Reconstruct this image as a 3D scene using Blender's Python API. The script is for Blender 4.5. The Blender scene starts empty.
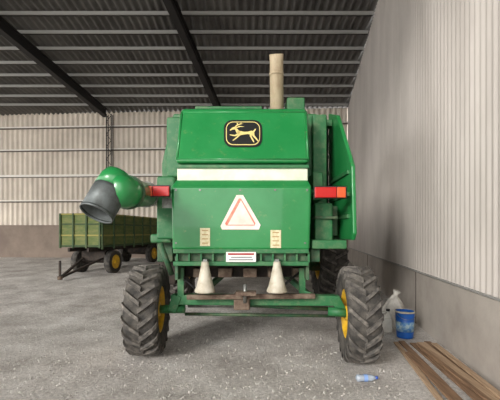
import bpy, bmesh, math, random
from mathutils import Vector, Matrix
random.seed(7)
S=bpy.context.scene
F=361.0; H=1.6; HY=232.0
def P(px,py,d): return Vector(((px-250)/F*d, d, H+(HY-py)/F*d))
def s2l(c):
    return tuple(((v/255)/12.92 if v/255<=0.04045 else ((v/255+0.055)/1.055)**2.4) for v in c)+(1,)
def mat(name,c,rough=0.6,metal=0.0,c2=None,scale=6,lo=0.4,hi=0.65,bump=0,bscale=40,coat=0,stretch=None,detail=6):
    m=bpy.data.materials.new(name); m.use_nodes=True
    nt=m.node_tree; b=nt.nodes['Principled BSDF']
    b.inputs['Base Color'].default_value=s2l(c)
    b.inputs['Roughness'].default_value=rough; b.inputs['Metallic'].default_value=metal
    b.inputs['Coat Weight'].default_value=coat
    tc=nt.nodes.new('ShaderNodeTexCoord'); mp=nt.nodes.new('ShaderNodeMapping')
    nt.links.new(tc.outputs['Object'],mp.inputs['Vector'])
    if stretch: mp.inputs['Scale'].default_value=stretch
    if c2:
        n=nt.nodes.new('ShaderNodeTexNoise'); n.inputs['Scale'].default_value=scale; n.inputs['Detail'].default_value=detail
        n.inputs['Roughness'].default_value=0.65
        nt.links.new(mp.outputs[0],n.inputs['Vector'])
        r=nt.nodes.new('ShaderNodeValToRGB'); r.color_ramp.elements[0].position=lo; r.color_ramp.elements[1].position=hi
        r.color_ramp.elements[0].color=s2l(c); r.color_ramp.elements[1].color=s2l(c2)
        nt.links.new(n.outputs[0],r.inputs[0]); nt.links.new(r.outputs[0],b.inputs['Base Color'])
    if bump:
        n2=nt.nodes.new('ShaderNodeTexNoise'); n2.inputs['Scale'].default_value=bscale; n2.inputs['Detail'].default_value=5
        nt.links.new(mp.outputs[0],n2.inputs['Vector'])
        bp=nt.nodes.new('ShaderNodeBump'); bp.inputs['Strength'].default_value=bump; bp.inputs['Distance'].default_value=0.02
        nt.links.new(n2.outputs[0],bp.inputs['Height']); nt.links.new(bp.outputs[0],b.inputs['Normal'])
    return m
def add_dirt(m,col,scale,lo,hi,amt,stretch=(1,1,1)):
    nt=m.node_tree; b=nt.nodes['Principled BSDF']
    src=b.inputs['Base Color'].links[0].from_socket
    tc=nt.nodes.new('ShaderNodeTexCoord'); mp=nt.nodes.new('ShaderNodeMapping'); mp.inputs['Scale'].default_value=stretch
    nt.links.new(tc.outputs['Object'],mp.inputs['Vector'])
    n=nt.nodes.new('ShaderNodeTexNoise'); n.inputs['Scale'].default_value=scale; n.inputs['Detail'].default_value=9; n.inputs['Roughness'].default_value=.75
    nt.links.new(mp.outputs[0],n.inputs['Vector'])
    r=nt.nodes.new('ShaderNodeValToRGB'); r.color_ramp.elements[0].position=lo; r.color_ramp.elements[1].position=hi
    r.color_ramp.elements[0].color=(0,0,0,1); r.color_ramp.elements[1].color=(amt,amt,amt,1)
    nt.links.new(n.outputs[0],r.inputs[0])
    mx=nt.nodes.new('ShaderNodeMix'); mx.data_type='RGBA'; mx.inputs[7].default_value=s2l(col)
    nt.links.new(r.outputs[0],mx.inputs[0]); nt.links.new(src,mx.inputs[6]); nt.links.new(mx.outputs[2],b.inputs['Base Color'])
GREEN=mat('green_paint_weathered',(24,118,58),0.32,0,(44,132,72),1.6,0.40,0.75,coat=0.35)
add_dirt(GREEN,(126,142,88),9,.58,.76,.55)
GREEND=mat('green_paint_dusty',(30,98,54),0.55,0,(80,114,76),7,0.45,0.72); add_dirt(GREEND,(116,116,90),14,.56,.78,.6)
GREENS=mat('green_paint_dark',(32,80,50),0.65,0,(80,94,68),9,0.42,0.66); add_dirt(GREENS,(104,96,76),12,.5,.72,.7)  # darkest green of the machine, with heavier dirt
WHITE=mat('cream_white_band',(214,222,200),0.45,0,(192,204,176),4)
BLACK=mat('black_paint',(16,16,15),0.5)
DARK=mat('dark_greasy_metal',(34,28,24),0.8,0,(62,50,40),10)
RUST=mat('rusty_steel',(84,66,54),0.8,0,(118,104,88),12,bump=0.3)
STEEL=mat('galvanised_steel',(140,142,138),0.45,0.6,(100,98,92),14)
TIRE=mat('dusty_rubber',(46,44,42),0.9,0,(92,87,80),9,0.4,0.7,bump=0.3)
LUG=mat('lug_rubber',(70,67,64),0.9,0,(118,112,104),12,0.4,0.7,bump=0.3)
YEL=mat('yellow_rim_paint',(222,176,24),0.5,0,(180,140,50),8)
RED=mat('red_lens',(176,20,18),0.25,coat=0.4)
ORANGE=mat('orange_lens',(206,84,40),0.3,coat=0.3)
CREAM=mat('dusty_cream_plastic',(188,182,166),0.6,0,(156,146,126),7)
TAN=mat('tan_tube_paint',(182,166,138),0.6,0,(150,132,104),6,stretch=(1,1,0.3))
SPOUT=mat('grey_spout_metal',(92,98,98),0.5,0.3,(64,68,66),6)
GOLD=mat('gold_emblem',(214,196,124),0.5)
def mesh_obj(name,verts,faces,m,parent=None,bevel=0,seg=3,smooth=False):
    me=bpy.data.meshes.new(name); me.from_pydata([tuple(v) for v in verts],[],faces)
    bm=bmesh.new(); bm.from_mesh(me); bmesh.ops.recalc_face_normals(bm,faces=bm.faces)
    bm.to_mesh(me); bm.free()
    o=bpy.data.objects.new(name,me); S.collection.objects.link(o)
    if m: me.materials.append(m)
    if parent: o.parent=parent
    if smooth: 
        for p in me.polygons: p.use_smooth=True
    if bevel:
        b=o.modifiers.new('bevel','BEVEL'); b.width=bevel; b.segments=seg; b.limit_method='ANGLE'
        for p in me.polygons: p.use_smooth=True
        w=o.modifiers.new('wn','WEIGHTED_NORMAL'); 
    return o
HF=[(0,1,2,3),(4,5,6,7),(0,1,5,4),(1,2,6,5),(2,3,7,6),(3,0,4,7)]
def hexa(name,front,back,m,parent=None,bevel=0,seg=3): return mesh_obj(name,list(front)+list(back),HF,m,parent,bevel,seg)
def box(name,x0,x1,y0,y1,z0,z1,m,parent=None,bevel=0):
    return hexa(name,[(x0,y0,z0),(x1,y0,z0),(x1,y0,z1),(x0,y0,z1)],[(x0,y1,z0),(x1,y1,z0),(x1,y1,z1),(x0,y1,z1)],m,parent,bevel,2)
def pbox(name,px0,px1,pyb,pyt,d,th,m,parent=None,bevel=0.008):
    a=P(px0,pyb,d); b=P(px1,pyt,d)
    return box(name,a.x,b.x,d,d+th,a.z,b.z,m,parent,bevel)
def beam(name,p0,p1,w,h,m,parent=None,bevel=0):
    p0=Vector(p0);p1=Vector(p1); d=(p1-p0).normalized()
    up=Vector((0,0,1)) if abs(d.z)<0.95 else Vector((0,1,0))
    s=d.cross(up).normalized(); u=s.cross(d)
    q=[(-w/2,-h/2),(w/2,-h/2),(w/2,h/2),(-w/2,h/2)]
    return hexa(name,[p0+s*a+u*b for a,b in q],[p1+s*a+u*b for a,b in q],m,parent,bevel,2)
def tube(name,pts,rads,m,parent=None,seg=28,caps=True,wall=0):
    pts=[Vector(p) for p in pts]; V=[];Fc=[]
    n=len(pts)
    prev=None
    for i,p in enumerate(pts):
        if i==0: d=pts[1]-p
        elif i==n-1: d=p-pts[i-1]
        else: d=(pts[i+1]-p).normalized()+(p-pts[i-1]).normalized()
        d.normalize()
        if prev is None:
            up=Vector((0,0,1)) if abs(d.z)<0.9 else Vector((0,1,0))
            s=d.cross(up).normalized()
        else: s=(prev-d*prev.dot(d)).normalized()
        prev=s; u=d.cross(s)
        for k in range(seg):
            a=2*math.pi*k/seg; V.append(p+(s*math.cos(a)+u*math.sin(a))*rads[i])
    for i in range(n-1):
        for k in range(seg):
            k2=(k+1)%seg; Fc.append((i*seg+k,i*seg+k2,(i+1)*seg+k2,(i+1)*seg+k))
    if caps and not wall: Fc.append(tuple(range(seg))); Fc.append(tuple((n-1)*seg+k for k in range(seg)))
    o=mesh_obj(name,V,Fc,m,parent)
    for p in o.data.polygons: p.use_smooth=len(p.vertices)==4
    if wall:
        so=o.modifiers.new('s','SOLIDIFY'); so.thickness=wall; so.offset=-1
    return o
def cyl(name,p0,p1,r,m,parent=None,r1=None,seg=28): return tube(name,[p0,p1],[r,r if r1 is None else r1],m,parent,seg)
def empty(name,loc=(0,0,0)):
    e=bpy.data.objects.new(name,None); e.location=loc; S.collection.objects.link(e); e.empty_display_size=0.3; return e
def lathe(name,prof,axis_c,m,parent=None,seg=56,smooth=True):
    V=[];Fc=[];n=len(prof)
    for k in range(seg):
        a=2*math.pi*k/seg
        for x,r in prof: V.append((axis_c[0]+x,axis_c[1]+r*math.cos(a),axis_c[2]+r*math.sin(a)))
    for k in range(seg):
        k2=(k+1)%seg
        for i in range(n-1): Fc.append((k*n+i,k*n+i+1,k2*n+i+1,k2*n+i))
    o=mesh_obj(name,V,Fc,m,parent,smooth=smooth); return o
def tractor_wheel(prefix,c,R,Rr,w,side,parent,nl=20,lug=0.04,rimmat=YEL,rot=0):
    c=Vector(c); objs=[]
    dR=R-lug
    prof=[(-.40*w,Rr),(-.47*w,Rr+.03),(-.50*w,Rr+.45*(dR-Rr)),(-.50*w,Rr+.75*(dR-Rr)),(-.45*w,dR*.975),(-.25*w,dR*.995),(0,dR),(.25*w,dR*.995),(.45*w,dR*.975),(.50*w,Rr+.75*(dR-Rr)),(.50*w,Rr+.45*(dR-Rr)),(.47*w,Rr+.03),(.40*w,Rr)]
    objs.append(lathe(prefix+'_tyre',prof,(0,0,0),TIRE,parent))
    V=[];Fc=[]
    for s in (-1,1):
        for i in range(nl):
            a0=2*math.pi*(i+(0.5 if s>0 else 0))/nl
            st=[(-.02,0,1.0,R),(.2,.11,1.0,R*.998),(.42,.24,1.05,R*.985),(.51,.31,1.2,R*.93),(.515,.33,1.2,R*.88)]
            base=len(V)
            for fx,da,wd,ro in st:
                ang=a0+da*(0.58/R)*1.0; hw=.024*wd/R*1.0
                for (aa,rr) in ((ang-hw*1.5,ro-lug*1.6),(ang-hw,ro),(ang+hw,ro),(ang+hw*1.5,ro-lug*1.6)):
                    V.append((s*fx*w,-rr*math.cos(aa),rr*math.sin(aa)))
            for j in range(len(st)-1):
                b=base+j*4
                for k in range(3): Fc.append((b+k,b+k+1,b+k+5,b+k+4))
            Fc.append((base,base+1,base+2,base+3)); e=base+(len(st)-1)*4; Fc.append((e,e+1,e+2,e+3))
    objs.append(mesh_obj(prefix+'_lugs',V,Fc,LUG,parent))
    rp=[(-.40*w,Rr+.01),(-.42*w,Rr-.03),(-.30*w,Rr-.05),(-.1*w,Rr-.07),(.0*w,Rr*.55),(.05*w,Rr*.3),(.05*w,0.001)]
    objs.append(lathe(prefix+'_rim_inner',rp if side>0 else [(-x,r) for x,r in rp],(0,0,0),rimmat,parent))
    rp2=[(.40*w,Rr+.01),(.42*w,Rr-.03),(.30*w,Rr-.05),(-.1*w,Rr-.07)]
    objs.append(lathe(prefix+'_rim_outer',[(x,r) for x,r in rp2] if side>0 else [(-x,r) for x,r in rp2],(0,0,0),rimmat,parent))
    objs.append(cyl(prefix+'_hub',(-side*.38*w,0,0),(side*.1*w,0,0),Rr*.3,rimmat,parent))
    for k in range(8):
        a=2*math.pi*k/8; q=Vector((0,math.cos(a),math.sin(a)))*Rr*.42
        objs.append(cyl(prefix+'_bolt_%d'%k,q+Vector((-side*.12*w,0,0)),q+Vector((side*.1*w,0,0)),.014,STEEL,parent,seg=8))
    for o in objs:
        o.location=c; o.rotation_euler=(0,0,rot)
    return objs
# ---------------------------------------------------------------- room
RW0,RWK=2.0,0.147
def rwx(y): return RW0+RWK*y
def cz(y): return 8.7-0.1*y
def fz(y):
    t=min(max((y-6.5)/10,0),1); return 0.42*t
MW=mat('corrugated_sheet_right',(196,189,182),0.42,0.15,(174,167,160),0.8,stretch=(1,1,.3))
MWB=mat('corrugated_sheet_back',(218,207,192),0.55,0.05,(196,185,171),0.6)
MR=mat('roof_sheet_zinc',(106,104,101),0.6,0.15,(82,80,78),0.9)
MP=mat('purlin_paint',(150,149,145),0.6)
MB=mat('dark_red_oxide_beam',(22,19,19),0.7)
MC=mat('concrete_plinth',(174,166,157),0.8,0,(156,148,140),1.5,bump=0.1)
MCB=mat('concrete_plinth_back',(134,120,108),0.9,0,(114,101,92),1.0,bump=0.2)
def corr(name,fn,n,rows,m):
    V=[];Fc=[]
    for i in range(n+1):
        for r in range(rows): V.append(fn(i,r))
    for i in range(n):
        for r in range(rows-1): Fc.append((i*rows+r,(i+1)*rows+r,(i+1)*rows+r+1,i*rows+r+1))
    return mesh_obj(name,V,Fc,m,smooth=True)
YB=16.0
per=.13
n=int(21/per*6)
def fr(i,r):
    y=-5+21*i/n; a=.02*math.cos(2*math.pi*i/6)
    return Vector((rwx(y)+a,y-a*RWK,0.9 if r==0 else cz(y)))
wr=corr('wall_right',fr,n,2,MW)
pl=hexa('concrete_plinth',[(rwx(-5)-.03,-5,-.05),(rwx(-5)+.3,-5,-.05),(rwx(-5)+.3,-5,.9),(rwx(-5)-.03,-5,.9)],
     [(rwx(YB)-.03,YB,-.05),(rwx(YB)+.3,YB,-.05),(rwx(YB)+.3,YB,.9),(rwx(YB)-.03,YB,.9)],MC,wr)
JT=mat('joint_dark',(84,76,70),0.9)  # dark colour of the joints in the concrete plinth
for k,y in enumerate((6.3,11)):
    box('plinth_joint_%d'%k,rwx(y)-.037,rwx(y)-.02,y-.012,y+.012,0,.9,JT,wr)
beam('drip_flashing',(rwx(-5)-.03,-5,.92),(rwx(YB)-.03,YB,.92),.03,.02,MP,wr)
xb1=rwx(YB)
def by(x): return YB+.054*(xb1-x)
n2=int(27/.24*6)
def fb(i,r):
    x=xb1-27*i/n2; a=.035*math.cos(2*math.pi*i/6)
    return Vector((x,by(x)+a,1.9 if r==0 else cz(YB)+0.0))
wb=corr('wall_back',fb,n2,2,MWB)
xl=xb1-27
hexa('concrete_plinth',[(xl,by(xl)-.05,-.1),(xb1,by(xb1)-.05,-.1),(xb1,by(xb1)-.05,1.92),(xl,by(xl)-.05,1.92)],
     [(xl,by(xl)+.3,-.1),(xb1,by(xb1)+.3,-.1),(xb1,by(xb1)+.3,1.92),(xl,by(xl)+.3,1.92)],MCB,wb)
MG=mat('girt_light',(230,225,216),0.5)
MGD=mat('girt_dark',(96,86,78),0.8)  # dark colour for the thin bar below each pale girt
for k,z in enumerate((3.05,4.2,5.4,6.45)):
    beam('girt_%d'%k,(xl,by(xl)-.06,z),(xb1,by(xb1)-.06,z),.06,.10 if k==1 else .05,MG,wb)
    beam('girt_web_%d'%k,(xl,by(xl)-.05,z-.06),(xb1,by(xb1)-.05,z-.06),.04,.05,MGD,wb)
xc0,xc1=xl,4.6
n3=int((xc1-xc0)/.22*6)
def fc(i,r):
    x=xc0+(xc1-xc0)*i/n3; a=.05*math.cos(2*math.pi*i/6); y=-4 if r==0 else 17.8
    return Vector((x,y,cz(y)+a+.06))
ce=corr('ceiling',fc,n3,2,MR)
y=-3.6;k=0
while y<16.0:
    box('purlin_%d'%k,xc0,rwx(y)-.05,y-.02,y+.02,cz(y)-.08,cz(y)+.01,MP,ce)
    box('purlin_lip_%d'%k,xc0,rwx(y)-.05,y+.02,y+.08,cz(y)-.08,cz(y)-.068,MB,ce); y+=.80;k+=1
for j,xb in enumerate((-12.6,-6.35,-1.3)):
    e=empty('roof_frame')
    f0=Vector((xb-.11*(YB-(-4)),-4,cz(-4)-.3)); f1=Vector((xb,15.85,cz(15.85)-.3))
    for nm,dz,w,h in (('web',0,.06,.34),('flange_bottom',-.16,.2,.03),('flange_top',.16,.2,.03)):
        beam(nm,f0+Vector((0,0,dz)),f1+Vector((0,0,dz)),w,h,MB,e)
    yy=min(by(xb)-.25,16.6)
    for s in (-1,1):
        for t in (-1,1):
            beam('chord_%d%d'%(s,t),(xb+s*.11,yy+t*.1,fz(yy)),(xb+s*.11,yy+t*.1,cz(yy)-.15),.035,.035,MB,e)
    z=.4;q=1
    while z<6.9:
        beam('lacing_%.1f'%z,(xb-q*.11,yy-.1,z),(xb+q*.11,yy-.1,z+.28),.02,.02,MB,e); z+=.28;q=-q
def gravel():
    m=bpy.data.materials.new('dusty_gravel_floor'); m.use_nodes=True; nt=m.node_tree; b=nt.nodes['Principled BSDF']; b.inputs['Roughness'].default_value=.95
    tc=nt.nodes.new('ShaderNodeTexCoord')
    n1=nt.nodes.new('ShaderNodeTexNoise'); n1.inputs['Scale'].default_value=1.3; n1.inputs['Detail'].default_value=10; n1.inputs['Roughness'].default_value=.7
    n2=nt.nodes.new('ShaderNodeTexNoise'); n2.inputs['Scale'].default_value=26; n2.inputs['Detail'].default_value=8; n2.inputs['Roughness'].default_value=.85
    for q in (n1,n2): nt.links.new(tc.outputs['Object'],q.inputs['Vector'])
    r1=nt.nodes.new('ShaderNodeValToRGB'); r1.color_ramp.elements[0].position=.36; r1.color_ramp.elements[1].position=.64
    r1.color_ramp.elements[0].color=s2l((150,144,138)); r1.color_ramp.elements[1].color=s2l((196,192,187))
    nt.links.new(n1.outputs[0],r1.inputs[0])
    r2=nt.nodes.new('ShaderNodeValToRGB'); r2.color_ramp.elements[0].position=.36; r2.color_ramp.elements[1].position=.64
    r2.color_ramp.elements[0].color=(.22,.215,.21,1); r2.color_ramp.elements[1].color=(.95,.95,.95,1)
    nt.links.new(n2.outputs[0],r2.inputs[0])
    mx=nt.nodes.new('ShaderNodeMix'); mx.data_type='RGBA'; mx.blend_type='OVERLAY'; mx.inputs[0].default_value=.7
    nt.links.new(r1.outputs[0],mx.inputs[6]); nt.links.new(r2.outputs[0],mx.inputs[7])
    nt.links.new(mx.outputs[2],b.inputs['Base Color'])
    bp=nt.nodes.new('ShaderNodeBump'); bp.inputs['Strength'].default_value=.7; bp.inputs['Distance'].default_value=.04
    nt.links.new(n2.outputs[0],bp.inputs['Height']); nt.links.new(bp.outputs[0],b.inputs['Normal'])
    return m
V=[];Fc=[];ys=[-14+ i*.5 for i in range(64)]
ys=[y for y in ys if y<17.9]
for y in ys: V+= [(-26,y,fz(y)),(rwx(max(y,-5))+.1 if y>-5 else 8,y,fz(y))]
for i in range(len(ys)-1): Fc.append((2*i,2*i+1,2*i+3,2*i+2))
fl=mesh_obj('floor',V,Fc,gravel())
ST=mat('gravel_stone',(180,176,170),.9,0,(126,120,112),3)
V=[];Fc=[]
def stone(x,y,r):
    b=len(V); z=fz(y)
    for dx,dy,dz in ((1,0,0),(0,1,0),(-1,0,0),(0,-1,0),(0,0,.8),(0,0,-.5),):
        j=random.uniform(.7,1.3); V.append((x+dx*r*j,y+dy*r*j,z+dz*r*j+r*.2))
    for a in range(4):
        c=(a+1)%4; Fc.append((b+a,b+c,b+4)); Fc.append((b+c,b+a,b+5))
for i in range(4500):
    y=3.1+ random.random()**1.5*8; x=random.uniform(-.75*y,min(.6*y,rwx(y)-.9))
    stone(x,y,random.choice((.005,.006,.008,.010,.012,.016)))
mesh_obj('loose_stones',V,Fc,ST,fl)

# ---------------------------------------------------------------- combine
C=empty('combine_harvester')
hexa('rear_lower_panel',[P(172,250,4.42),P(310,250,4.42),P(312,186,4.38),P(171,186,4.38)],
     [P(172,250,4.42)+Vector((0,1.4,0)),P(310,250,4.42)+Vector((0,1.4,0)),P(312,186,4.38)+Vector((0,1.4,0)),P(171,186,4.38)+Vector((0,1.4,0))],GREEN,C,.035,4)
hexa('rear_panel_shoulder',[P(171,187,4.39),P(312,187,4.39),P(308,180,4.5),P(176,180,4.5)],
     [P(171,187,4.39)+Vector((0,1,0)),P(312,187,4.39)+Vector((0,1,0)),P(308,180,4.5)+Vector((0,.9,0)),P(176,180,4.5)+Vector((0,.9,0))],GREEN,C,.02,3)
pbox('white_band',177,308,181,166.5,4.52,1.0,WHITE,C,.015)
pbox('white_band_lip',176,309,168,164.5,4.49,.5,GREEND,C,.006)
def up(px,py,off=0):
    y=4.201/(1-.396*(232-py)/F); p=P(px,py,y); return p+Vector((0,-off,off*.39))
fr4=[up(174,163),up(311,163),up(308,107.5),up(180,107.5)]
hexa('engine_rear_hood',fr4,[v+Vector((0,1.5,0)) for v in fr4],GREEN,C,.07,5)
for i,(a,b) in enumerate((((177,159),(308,159)),((308,159),(306,112)),((306,112),(182,112)),((182,112),(177,159)))):
    cyl('hood_bead_%d'%i,up(*a,off=-.004),up(*b,off=-.004),.012,GREEN,C,seg=10)
def decal(name,pts,fn,off,m,th=.004,parent=C):
    fpts=[fn(x,y,off) for x,y in pts]; bm=bmesh.new(); vs=[bm.verts.new(p) for p in fpts]; f=bm.faces.new(vs)
    r=bmesh.ops.extrude_face_region(bm,geom=[f]); 
    for v in [g for g in r['geom'] if isinstance(g,bmesh.types.BMVert)]: v.co.y+=th
    bmesh.ops.triangulate(bm,faces=bm.faces[:]); bmesh.ops.recalc_face_normals(bm,faces=bm.faces)
    me=bpy.data.meshes.new(name); bm.to_mesh(me); bm.free(); me.materials.append(m)
    o=bpy.data.objects.new(name,me); S.collection.objects.link(o); o.parent=parent; return o
def rrect(x0,x1,y0,y1,r):
    pts=[]
    for cx,cy,a0 in ((x1-r,y0+r,-90),(x1-r,y1-r,0),(x0+r,y1-r,90),(x0+r,y0+r,180)):
        for k in range(6):
            a=math.radians(a0+k*18); pts.append((cx+r*math.cos(a),cy+r*math.sin(a)))
    return pts
decal('emblem_plate',rrect(224,262,120.5,147.5,8),up,.010,BLACK)
decal('emblem_gold_ring',rrect(226,260,122.3,145.7,7),up,.013,GOLD)
decal('emblem_field',rrect(226.8,259.2,123.1,144.9,6.4),up,.016,BLACK)
def dd_(name,pts): decal(name,pts,up,.019,GOLD,.003)
# leaping deer: slender raised neck, swept antlers, long stretched legs
dd_('deer_body',[(237,132.4),(240,131.8),(244,132.8),(248,132.6),(251.5,131.6),(253.8,132.3),(254.3,134.2),(252.5,135.6),(247.5,135),(243,135.6),(239,136.4),(237,135.2)])
dd_('deer_neck',[(234.6,129.0),(236.4,128.8),(238.4,131),(240.6,132.2),(239.4,135.4),(237.0,134.6),(235.6,131.4)])
dd_('deer_head',[(236.6,128.6),(235.2,130.4),(233.2,130.4),(230.4,131.6),(229.7,130.9),(232,128.8),(234.2,127.8),(235.6,127.6)])
dd_('deer_antler_1',[(234.6,128.0),(236.2,126.0),(239.6,124.6),(243.6,124.6),(240,125.5),(237,126.9),(235.8,128.4)])
dd_('deer_antler_2',[(235.8,128.3),(239.6,126.9),(244.6,127.6),(240,127.9),(236.6,129.0)])
dd_('deer_antler_tine_1',[(237.3,125.8),(236.7,123.9),(237.4,123.8),(238.4,125.4)])
dd_('deer_antler_tine_2',[(240.2,125.0),(240.8,123.6),(241.5,123.7),(241.3,125)])
dd_('deer_front_leg_1',[(237.2,134.4),(238.8,135.9),(235,137.2),(230.2,136.2),(229.6,135.2),(234.8,135.9)])
dd_('deer_front_leg_2',[(238.6,135.4),(240.6,136),(237.4,138.8),(233.4,141.6),(232.5,141.2),(236.4,138.0)])
dd_('deer_hind_leg_1',[(251.6,134.8),(254.3,133.4),(254.4,136.2),(257.0,139.4),(258.6,142.4),(257.6,142.2),(255.4,139.8),(252.6,137)])
dd_('deer_hind_leg_2',[(249.6,134.6),(252.4,135.0),(251.4,137.2),(253.4,140.4),(254.4,143.4),(253.4,143.0),(251.8,140.6),(249.9,137.2)])
dd_('deer_tail',[(253,132),(255.2,129.6),(256.1,130.2),(254.4,132.9)])
def lo(px,py,off=0):
    d=4.38+.04*(py-186)/64; return P(px,py,d-off)
SMVR=mat('faded_red_reflector',(224,140,118),.5,0,(206,98,78),14); SMVW=mat('faded_pink_triangle',(228,216,208),.5,0,(230,192,178),5); 
decal('slow_vehicle_triangle_edge',[(236.5,195),(243,195),(260.5,225),(259,229.5),(222,229.5),(220.5,226)],lo,.010,SMVW)
decal('slow_vehicle_triangle_red',[(238.8,198.5),(241,198.5),(255.5,223.5),(254.5,225.5),(226,225.5),(225,223.5)],lo,.013,SMVR)
decal('slow_vehicle_triangle_centre',[(241,200.2),(254.6,224.7),(227.8,224.7)],lo,.016,SMVW)
STK=mat('cream_sticker',(212,204,172),.6,0,(186,176,132),30); STKR=mat('sticker_print',(160,130,80),.6)
for i,(x0,x1,y0,y1) in enumerate(((200,210,228,246),(270.5,281,230,248))):
    decal('sticker_%d'%i,[(x0,y0),(x1,y0),(x1,y1),(x0,y1)],lo,.008,STK)
    for j in range(4):
        yy=y0+2+j*4.2; decal('sticker_%d_print_%d'%(i,j),[(x0+2,yy),(x1-2,yy),(x1-2,yy+1.0),(x0+2,yy+1.0)],lo,.011,STKR)
for i,(x,y) in enumerate(((176,190),(307,190),(176,243),(305,243),(240,190),(200,190),(275,190))):
    p=lo(x,y,0); cyl('panel_bolt_%d'%i,p+Vector((0,-.012,0)),p+Vector((0,.01,0)),.012,STEEL,C,seg=10)
pbox('frame_rail_upper',173,309,253.5,249,4.43,.1,GREEND,C)
pbox('frame_rail_lower',173,309,266,261.5,4.43,.1,GREEND,C)
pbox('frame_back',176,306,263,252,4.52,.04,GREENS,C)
for i,x in enumerate(range(176,309,12)): pbox('frame_rib_%d'%i,x,x+2,263,252,4.46,.06,GREEND,C,.003)
PLW=mat('white_number_plate',(216,216,212),.4); PLR=mat('plate_red_print',(150,30,30),.5)
pbox('name_plate',226,256,262,252,4.4,.02,PLW,C,.003)
for i,(x0,x1,y0,y1) in enumerate(((228,254,253.2,255),(231,252,256.8,257.6),(229,253,259.4,260.2))): 
    pbox('name_plate_print_%d'%i,x0,x1,y1,y0,4.395,.01,PLR if i==0 else BLACK,C,.001)
a=P(178,266,4.7); b=P(306,300,4.7)
box('straw_walker_housing',a.x,b.x,4.95,7.6,.98,1.5,DARK,C,.02)
for i in range(5):
    x=-.75+i*.33; box('straw_rack_%d'%i,x,x+.18,4.75,5.0,1.0,1.12,RUST,C,.01)
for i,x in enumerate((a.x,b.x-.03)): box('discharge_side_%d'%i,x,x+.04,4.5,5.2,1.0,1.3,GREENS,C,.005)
for i,cx in enumerate((205,277)):
    t=P(cx,264,4.35); bt=P(cx,292,4.35)
    tube('cone_%d'%i,[t+Vector((0,0,.03)),t,t-Vector((0,0,.03)),t-Vector((0,0,.16)),bt+Vector((0,0,.07)),bt+Vector((0,0,.02)),bt],[.04,.046,.05,.078,.104,.126,.122],CREAM,C,seg=28)
    beam('cone_bracket_%d'%i,t+Vector((0,0,.04)),t+Vector((0,.15,.04)),.05,.03,STEEL,C)
WL=Vector((-1.335,4.75,.585)); WR=Vector((1.33,4.5,.585))
beam('rear_axle_beam',P(172,299,4.75),P(336,300,4.62),.14,.13,GREEND,C,.01)
beam('rusty_drawbar_beam',P(187,297,4.5),P(315,296,4.5),.07,.06,RUST,C,.01)
beam('drop_arm_left',P(178,295,4.72),P(172,311,4.72),.12,.12,GREEND,C,.01)
beam('drop_arm_right',P(334,297,4.6),P(342,312,4.6),.12,.12,GREEND,C,.01)
cyl('spindle_left',P(185,309,4.75),WL+Vector((.1,0,0)),.055,GREEND,C); cyl('spindle_right',P(328,311,4.55),WR-Vector((.1,0,0)),.055,GREEND,C)
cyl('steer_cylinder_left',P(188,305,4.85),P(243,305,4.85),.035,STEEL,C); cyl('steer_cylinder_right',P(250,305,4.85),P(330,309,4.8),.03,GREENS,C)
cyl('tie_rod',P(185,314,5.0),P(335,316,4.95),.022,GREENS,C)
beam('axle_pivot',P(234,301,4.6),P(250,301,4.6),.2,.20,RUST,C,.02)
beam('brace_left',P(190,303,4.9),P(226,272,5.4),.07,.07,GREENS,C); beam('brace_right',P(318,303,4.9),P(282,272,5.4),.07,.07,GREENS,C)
beam('diag_left',P(181,268,4.7),P(181,296,4.7),.08,.06,GREEND,C); beam('diag_right',P(302,268,4.7),P(302,296,4.7),.08,.06,GREEND,C)
beam('diag_right_out',P(304,292,4.7),P(330,303,4.6),.06,.06,GREEND,C)
cyl('hitch_ball_pin',P(245,284,4.42),P(245,303,4.42),.022,STEEL,C)
beam('hitch_plate',P(236,293,4.4),P(256,293,4.4),.16,.04,RUST,C)
cyl('hose_1',P(176,272,4.7),P(205,297,4.7),.016,BLACK,C,seg=8); cyl('hose_2',P(300,272,4.7),P(268,298,4.7),.016,BLACK,C,seg=8)
tractor_wheel('rear_wheel_left',WL,.585,.30,.40,-1,C,rot=.06); tractor_wheel('rear_wheel_right',WR,.59,.30,.36,1,C,rot=-.09)
for s,nm in ((-1,'front_wheel_left'),(1,'front_wheel_right')):
    tractor_wheel(nm,(s*1.62 if s<0 else 1.78,8.3,.86+fz(8.3)),.86,.42,.55,s,C,nl=22,lug=.055)
cyl('front_axle',(-1.5,8.3,.85),(1.6,8.3,.85),.14,GREENS,C)
x0=-1.31
prof=[(x0,1.55),(x0,2.62),(-1.14,3.36),(1.0,3.36),(1.0,1.55)]
V=[(x,5.35,z) for x,z in prof]+[(x,8.9,z) for x,z in prof]
nn=5; Fc=[tuple(range(nn)),tuple(range(nn,2*nn))]+[(i,(i+1)%nn,nn+(i+1)%nn,nn+i) for i in range(nn)]
mesh_obj('threshing_body',V,Fc,GREEND,C,.03)
box('left_side_panel',-1.27,-1.02,4.9,5.4,1.5,2.36,GREEND,C,.03)
box('left_upper_step_panel',-1.16,-.9,5.0,5.4,2.36,3.2,GREEND,C,.03)
box('cleaning_shoe',-1.0,1.0,6.2,8.6,.85,1.6,GREENS,C,.02)
V=[(-1.2,6.2,3.36),(1.1,6.2,3.36),(1.1,9.2,3.36),(-1.2,9.2,3.36)]
hexa('grain_tank',V,[Vector((v[0]*1.02,v[1],3.6)) for v in V],GREENS,C,.02)
box('radiator_side_panel',P(313,0,5.2).x,P(327,0,5.2).x,5.2,5.8,1.6,3.3,GREEND,C,.02)
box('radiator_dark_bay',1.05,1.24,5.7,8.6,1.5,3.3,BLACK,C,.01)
box('radiator_top_rail',.95,1.24,5.45,5.6,3.2,3.3,GREEND,C,.01)
for k in range(6): box('bay_rib_%d'%k,1.12,1.24,5.6,5.7,1.75+k*.25,1.79+k*.25,GREENS,C,.005)
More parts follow.
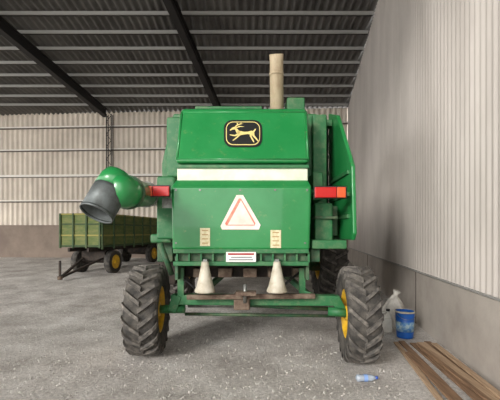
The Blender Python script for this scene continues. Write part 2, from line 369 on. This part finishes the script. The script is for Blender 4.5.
cyl('bay_hose',(1.17,5.6,1.6),(1.19,5.6,3.1),.03,BLACK,C,seg=12)
dp=[(5.75,3.48),(5.2,3.28),(4.95,3.0),(4.45,2.42),(4.38,1.58),(4.45,1.5),(5.75,1.5)]
nn=len(dp); V=[(1.25,y,z) for y,z in dp]+[(1.30,y,z) for y,z in dp]
Fc=[tuple(range(nn)),tuple(range(nn,2*nn))]+[(i,(i+1)%nn,nn+(i+1)%nn,nn+i) for i in range(nn)]
mesh_obj('open_side_shield',V,Fc,GREEN,C,.012,2)
for k in range(3): beam('shield_stiffener_%d'%k,(1.24,4.55,1.8+k*.28),(1.24,5.6,1.8+k*.28),.03,.05,GREEND,C,.005)
pbox('battery_box',315,333,241,203,4.75,.5,GREEND,C,.02)
pbox('tool_box_lid',315,338,219,216,4.7,.5,GREENS,C,.01)
pbox('side_step',312,347,249,240,4.5,.7,GREEND,C,.015)
pbox('side_bracket',313,323,200,172,4.9,.6,GREEND,C,.015)
pbox('bay_lower_box',325,338,236,206,4.95,.5,GREENS,C,.02)
pbox('rear_mudguard',311,320,262,249,4.6,.5,GREENS,C,.01)
pbox('left_step_box',157,173,262,238,5.6,.8,GREENS,C,.02)
pbox('left_fuel_tank',150,172,243,234,5.4,1.0,GREEND,C,.03)
cyl('left_hydraulic_arm',P(160,243,5.3),P(172,275,5.3),.04,GREENS,C)
pbox('left_dark_gearbox',160,176,285,260,5.8,.6,DARK,C,.03)
def light(nm,x0,x1,y0,y1,d,split,first,second):
    pbox(nm+'_backing',x0-1,x1+1,y1+1,y0-1,d+.03,.04,BLACK,C,.004)
    pbox(nm+'_lens_a',x0,split-.3,y1,y0,d,.05,first,C,.008); pbox(nm+'_lens_b',split+.3,x1,y1,y0,d,.05,second,C,.008)
light('tail_light_left',142,169,186,196,4.25,152,ORANGE,RED)
light('tail_light_right',315,346,187,197.5,4.3,337,RED,ORANGE)
beam('light_arm_left',P(150,192,4.35),P(178,192,4.6),.05,.04,GREEND,C); beam('light_arm_right',P(305,192,4.6),P(330,192,4.4),.05,.04,GREEND,C)
pbox('side_reflector_left',162,172,208,198,4.5,.02,STEEL,C,.002)
# unloading auger
A0=P(125,192,3.65); A1=P(166,197,7.2)
d=(A1-A0).normalized()
tube('auger_tube',[A0,A0+d*.02,A1],[.165,.16,.16],GREEN,C,seg=36)
tube('auger_flange',[A0+d*.10,A0+d*.14],[.18,.18],GREENS,C,seg=36)
tube('auger_clamp',[A0+d*1.2,A0+d*1.25],[.175,.175],STEEL,C,seg=36)
tube('auger_elbow',[A0+d*.06,A0-d*.04,A0-d*.12+Vector((-.02,0,.01)),A0-d*.18+Vector((-.06,0,.02)),A0-d*.22+Vector((-.09,0,.02)),A0-d*.235+Vector((-.10,0,.02))],[.160,.168,.165,.145,.10,.03],GREEN,C,seg=32)
sp0=P(114,184,3.56); sp1=P(97.5,212,3.40)
dd=(sp1-sp0).normalized()
tube('auger_spout_collar',[sp0-dd*.115,sp0-dd*.11,sp0-dd*.05,sp0+dd*.08],[.125,.135,.155,.162],GREEN,C,seg=36)
tube('auger_spout',[sp0+dd*.06,sp0+dd*.12,sp1+dd*.02],[.157,.162,.158],SPOUT,C,seg=36,wall=.008)
tube('auger_spout_rim',[sp1,sp1+dd*.025],[.162,.162],SPOUT,C,seg=36,wall=.012)
tube('spout_inner_dark',[sp0+dd*.12,sp0+dd*.125],[.15,.15],BLACK,C,seg=32)
cc=sp0-dd*.115; cyl('elbow_cap_bolt',cc-dd*.015+Vector((-.02,-.05,.0)),cc+dd*.01+Vector((-.02,-.05,0)),.045,RUST,C)
beam('auger_rest',P(163,205,5.6),P(172,215,5.4),.08,.05,GREENS,C)
tx=P(277,110,5.6); top=P(276.5,62,5.6)
tube('elevator_tube',[Vector((tx.x,5.6,3.2)),Vector((top.x,5.6,top.z)),Vector((top.x-.005,5.56,top.z+.1))],[.105,.105,.11],TAN,C,seg=28,wall=.012)
cyl('elevator_tube_core',Vector((tx.x,5.6,3.2)),Vector((top.x,5.6,top.z-.05)),.09,DARK,C)
tube('elevator_tube_band',[Vector((top.x,5.6,top.z-.22)),Vector((top.x,5.6,top.z-.18))],[.113,.113],TAN,C)
pbox('air_intake_box',287,305,112,97,5.6,.4,GREEND,C,.02)
pbox('hood_top_rail',195,262,109,106,5.4,.1,GREEND,C,.01)
# ---------------------------------------------------------------- wagon
W=empty('grain_wagon')
WG=mat('wagon_olive_green',(78,96,46),.75,0,(110,112,62),3,stretch=(1,1,3)); WGD=mat('wagon_dark_green',(44,70,40),.75,0,(70,84,50),4); WY=mat('wagon_yellow_trim',(140,132,68),.7)
Lw,Ww=4.6,1.45
o=Vector((-4.62,11.2,0)); u=Vector((.19,.98,0)).normalized(); v=Vector((-u.y,u.x,0))
def wp(a,b,z): return o+u*a+v*b+Vector((0,0,z))
def wbox(name,a0,a1,b0,b1,z0,z1,m,dz=0,bevel=.01):
    return hexa(name,[wp(a0,b0,z0),wp(a1,b0,z0),wp(a1,b1,z0),wp(a0,b1,z0)],[wp(a0,b0,z1),wp(a1,b0,z1),wp(a1,b1,z1),wp(a0,b1,z1)],m,W,bevel,2)
zb,zt=1.14,2.19
wbox('bed',0,Lw,0,Ww,zb-.02,zb+.04,WGD)
wbox('side_near',0,Lw,0,.05,zb,zt,WG); wbox('side_far',0,Lw,Ww-.05,Ww,zb,zt,WG); wbox('end_front',0,.05,.05,Ww-.05,zb,zt,WG); wbox('end_rear',Lw-.05,Lw,.05,Ww-.05,zb,zt,WG)
for j,z in enumerate((zb,zb+.33,zb+.68,zt-.05)):
    wbox('rail_near_%d'%j,-.02,Lw+.02,-.03,0.0,z,z+.05,WY if j in(1,3) else WGD); wbox('rail_front_%d'%j,-.03,0,-.02,Ww+.02,z,z+.05,WY if j in(1,3) else WGD)
for j in range(8):
    a=j*(Lw-.06)/7; wbox('stake_near_%d'%j,a,a+.06,-.05,0,zb-.08,zt,WGD)
for j in range(4):
    b=j*(Ww-.06)/3; wbox('stake_front_%d'%j,-.05,0,b,b+.06,zb-.05,zt,WGD)
wbox('chassis_near',-.1,Lw,.35,.43,.98,1.1,DARK); wbox('chassis_far',-.1,Lw,Ww-.43,Ww-.35,.98,1.1,DARK)
for k,a in enumerate((.85,Lw-.9)):
    zg=fz(wp(a,0,0).y)
    cyl('axle_%d'%k,wp(a,.05,zg+.38),wp(a,Ww-.05,zg+.38),.05,DARK,W)
    wbox('axle_mount_%d'%k,a-.12,a+.12,.3,Ww-.3,zg+.42,1.0,DARK)
    for s,b in (('near',.12),('far',Ww-.12)):
        c=wp(a,b,zg+.38); sgn=-1 if s=='near' else 1
        cyl('tyre_%s_%d'%(s,k),c-v*.1,c+v*.1,.38,TIRE,W,seg=32)
        q=c+v*sgn*.101
        cyl('rim_%s_%d'%(s,k),q-v*sgn*.02,q+v*sgn*.01,.23,YEL,W); cyl('hubcap_%s_%d'%(s,k),q,q+v*sgn*.06,.08,YEL,W)
        cyl('sidewall_ring_%s_%d'%(s,k),q-v*sgn*.03,q+v*sgn*.003,.33,BLACK,W)
hp=wp(-.9,Ww/2,fz(10)+.12)
beam('drawbar_near',wp(.7,.35,.75),hp,.06,.06,DARK,W); beam('drawbar_far',wp(.7,Ww-.35,.75),hp,.06,.06,DARK,W); beam('drawbar_post',hp,hp+Vector((0,0,.5)),.05,.05,DARK,W)
cyl('drawbar_eye',hp+Vector((0,0,-.05)),hp+Vector((0,0,.05)),.07,RUST,W)
beam('turntable',wp(.7,.3,.8),wp(.7,Ww-.3,.8),.1,.3,DARK,W)
# ---------------------------------------------------------------- small items
B=empty('paint_bucket'); BL=mat('blue_bucket_plastic',(20,80,156),.4); LB=mat('bucket_label',(60,116,170),.5,0,(180,195,180),14)
bc=Vector((2.36,5.5,0)); 
tube('pail',[bc,bc+Vector((0,0,.02)),bc+Vector((0,0,.40))],[.115,.12,.138],BL,B,seg=36,wall=.004)
cyl('pail_bottom',bc+Vector((0,0,.002)),bc+Vector((0,0,.015)),.115,BL,B)
tube('pail_label',[bc+Vector((0,0,.10)),bc+Vector((0,0,.25))],[.1265,.1335],LB,B,seg=36,wall=.001)
tube('pail_rim',[bc+Vector((0,0,.38)),bc+Vector((0,0,.405))],[.145,.145],CREAM,B,seg=36,wall=.01)
cyl('pail_content',bc+Vector((0,0,.32)),bc+Vector((0,0,.36)),.125,CREAM,B)
hpz=[bc+Vector((.145*math.cos(t),-.03-.10*math.sin(t),.38-.09*math.sin(t))) for t in [math.pi*k/10 for k in range(11)]]
tube('pail_handle',hpz,[.004]*11,STEEL,B,seg=8)
SK=mat('white_woven_sack',(200,196,188),.8,0,(168,164,156),10,bump=.4,bscale=30)
bm=bmesh.new(); bmesh.ops.create_uvsphere(bm,u_segments=28,v_segments=20,radius=1)
for w in bm.verts:
    t=w.co.z; k=1.0
    if t>.35: k=1-(t-.35)*.75
    ang=math.atan2(w.co.y,w.co.x); rr=math.hypot(w.co.x,w.co.y)**.6
    f=1+.10*math.sin(5*ang+3*t)+.05*math.sin(9*ang)
    w.co=Vector((math.cos(ang)*rr*.17*k*f+.03*max(t,0),math.sin(ang)*rr*.15*k*f,max(0.0,(t+.9)*.27)+ (.06*max(0,t-.5)*math.sin(3*ang))))
me=bpy.data.meshes.new('woven_sack'); bm.to_mesh(me); bm.free(); me.materials.append(SK)
for p in me.polygons: p.use_smooth=True
so=bpy.data.objects.new('woven_sack',me); so.location=(2.44,6.15,0); S.collection.objects.link(so)
tube('sack_tied_neck',[(0.02,0,.42),(.035,0,.52),(.06,-.01,.60)],[.07,.03,.07],SK,so,seg=14)
JC=empty('plastic_jug'); JM=mat('white_jug_plastic',(196,194,186),.4,0,(174,170,160),6)
jx,jy=2.17,5.76
box('jug_body',jx-.085,jx+.085,jy-.07,jy+.07,0,.25,JM,JC,.035); 
hexa('jug_shoulder',[(jx-.07,jy-.055,.235),(jx+.07,jy-.055,.235),(jx+.07,jy+.055,.235),(jx-.07,jy+.055,.235)],[(jx-.0,jy-.03,.32),(jx+.06,jy-.03,.32),(jx+.06,jy+.03,.32),(jx-.0,jy+.03,.32)],JM,JC,.02)
cyl('jug_neck',(jx+.03,jy,.30),(jx+.03,jy,.34),.025,JM,JC); cyl('jug_cap',(jx+.03,jy,.34),(jx+.03,jy,.37),.03,BLACK,JC)
tube('jug_handle',[(jx+.01,jy,.31),(jx-.05,jy,.32),(jx-.07,jy,.28),(jx-.065,jy,.23)],[.012]*4,JM,JC,seg=10)
WD=mat('weathered_board',(138,108,82),.8,0,(102,78,58),3,stretch=(12,.6,12)); WD2=mat('pale_board',(174,148,120),.8,0,(140,114,90),3,stretch=(12,.6,12))
N=empty('plank_pile')
lines=[((2.10,5.2),(1.66,2.6),0,.06),((2.20,5.25),(1.86,2.6),0,.08),((2.33,5.15),(2.10,2.6),0,.10),((2.42,5.1),(2.20,2.6),.022,.12),((2.36,5.05),(2.02,2.6),.022,.08),((2.56,5.22),(2.27,2.6),0,.09),((2.55,5.0),(2.28,2.7),.044,.07),((2.3,4.9),(2.14,2.7),.044,.05),((2.04,4.7),(1.80,2.7),0.022,.05)]
for i,(a,b,z,w) in enumerate(lines):
    beam('board_%d'%i,(a[0],a[1],z+.012),(b[0],b[1],z+.012+.004*(i%2)),w,.02,WD if i%3 else WD2,N,.002)
BT=bpy.data.materials.new('clear_bottle_plastic'); BT.use_nodes=True; bb=BT.node_tree.nodes['Principled BSDF']
bb.inputs['Base Color'].default_value=s2l((190,200,212)); bb.inputs['Roughness'].default_value=.2; bb.inputs['Transmission Weight'].default_value=.5
PB=empty('plastic_bottle'); q=P(356,382,3.85); q.z=.042; dr=Vector((1,.05,0)).normalized()
tube('bottle_body',[q+dr*t for t in (0,.01,.05,.06,.12,.16,.20,.21)],[.02,.036,.038,.035,.038,.037,.022,.014],BT,PB,seg=20)
cyl('bottle_cap',q+dr*.21,q+dr*.235,.016,mat('blue_cap',(40,80,170),.4),PB); tube('bottle_label',[q+dr*.08,q+dr*.12],[.0385,.0385],mat('bottle_label',(120,150,200),.5),PB,seg=20,caps=False)
# ---------------------------------------------------------------- light
w=bpy.data.worlds.new('sky'); S.world=w; w.use_nodes=True; bg=w.node_tree.nodes['Background']; bg.inputs[0].default_value=(1,.985,.965,1); bg.inputs[1].default_value=3.3
sl=bpy.data.lights.new('sun','SUN'); sl.energy=3.0; sl.angle=math.radians(14); sl.color=(1,.965,.92)
so2=bpy.data.objects.new('sun',sl); S.collection.objects.link(so2)
so2.rotation_euler=Vector((.58,.82,-.36)).to_track_quat('-Z','Y').to_euler()
cam=bpy.data.cameras.new('camera'); cam.sensor_width=36; cam.lens=F*36/500; cam.shift_y=32/500; cam.clip_start=.05
co=bpy.data.objects.new('camera',cam); co.location=(0,0,H); co.rotation_euler=(math.radians(90),0,0); S.collection.objects.link(co); S.camera=co
S.view_settings.view_transform='Standard'; S.view_settings.look='None'; S.view_settings.exposure=0
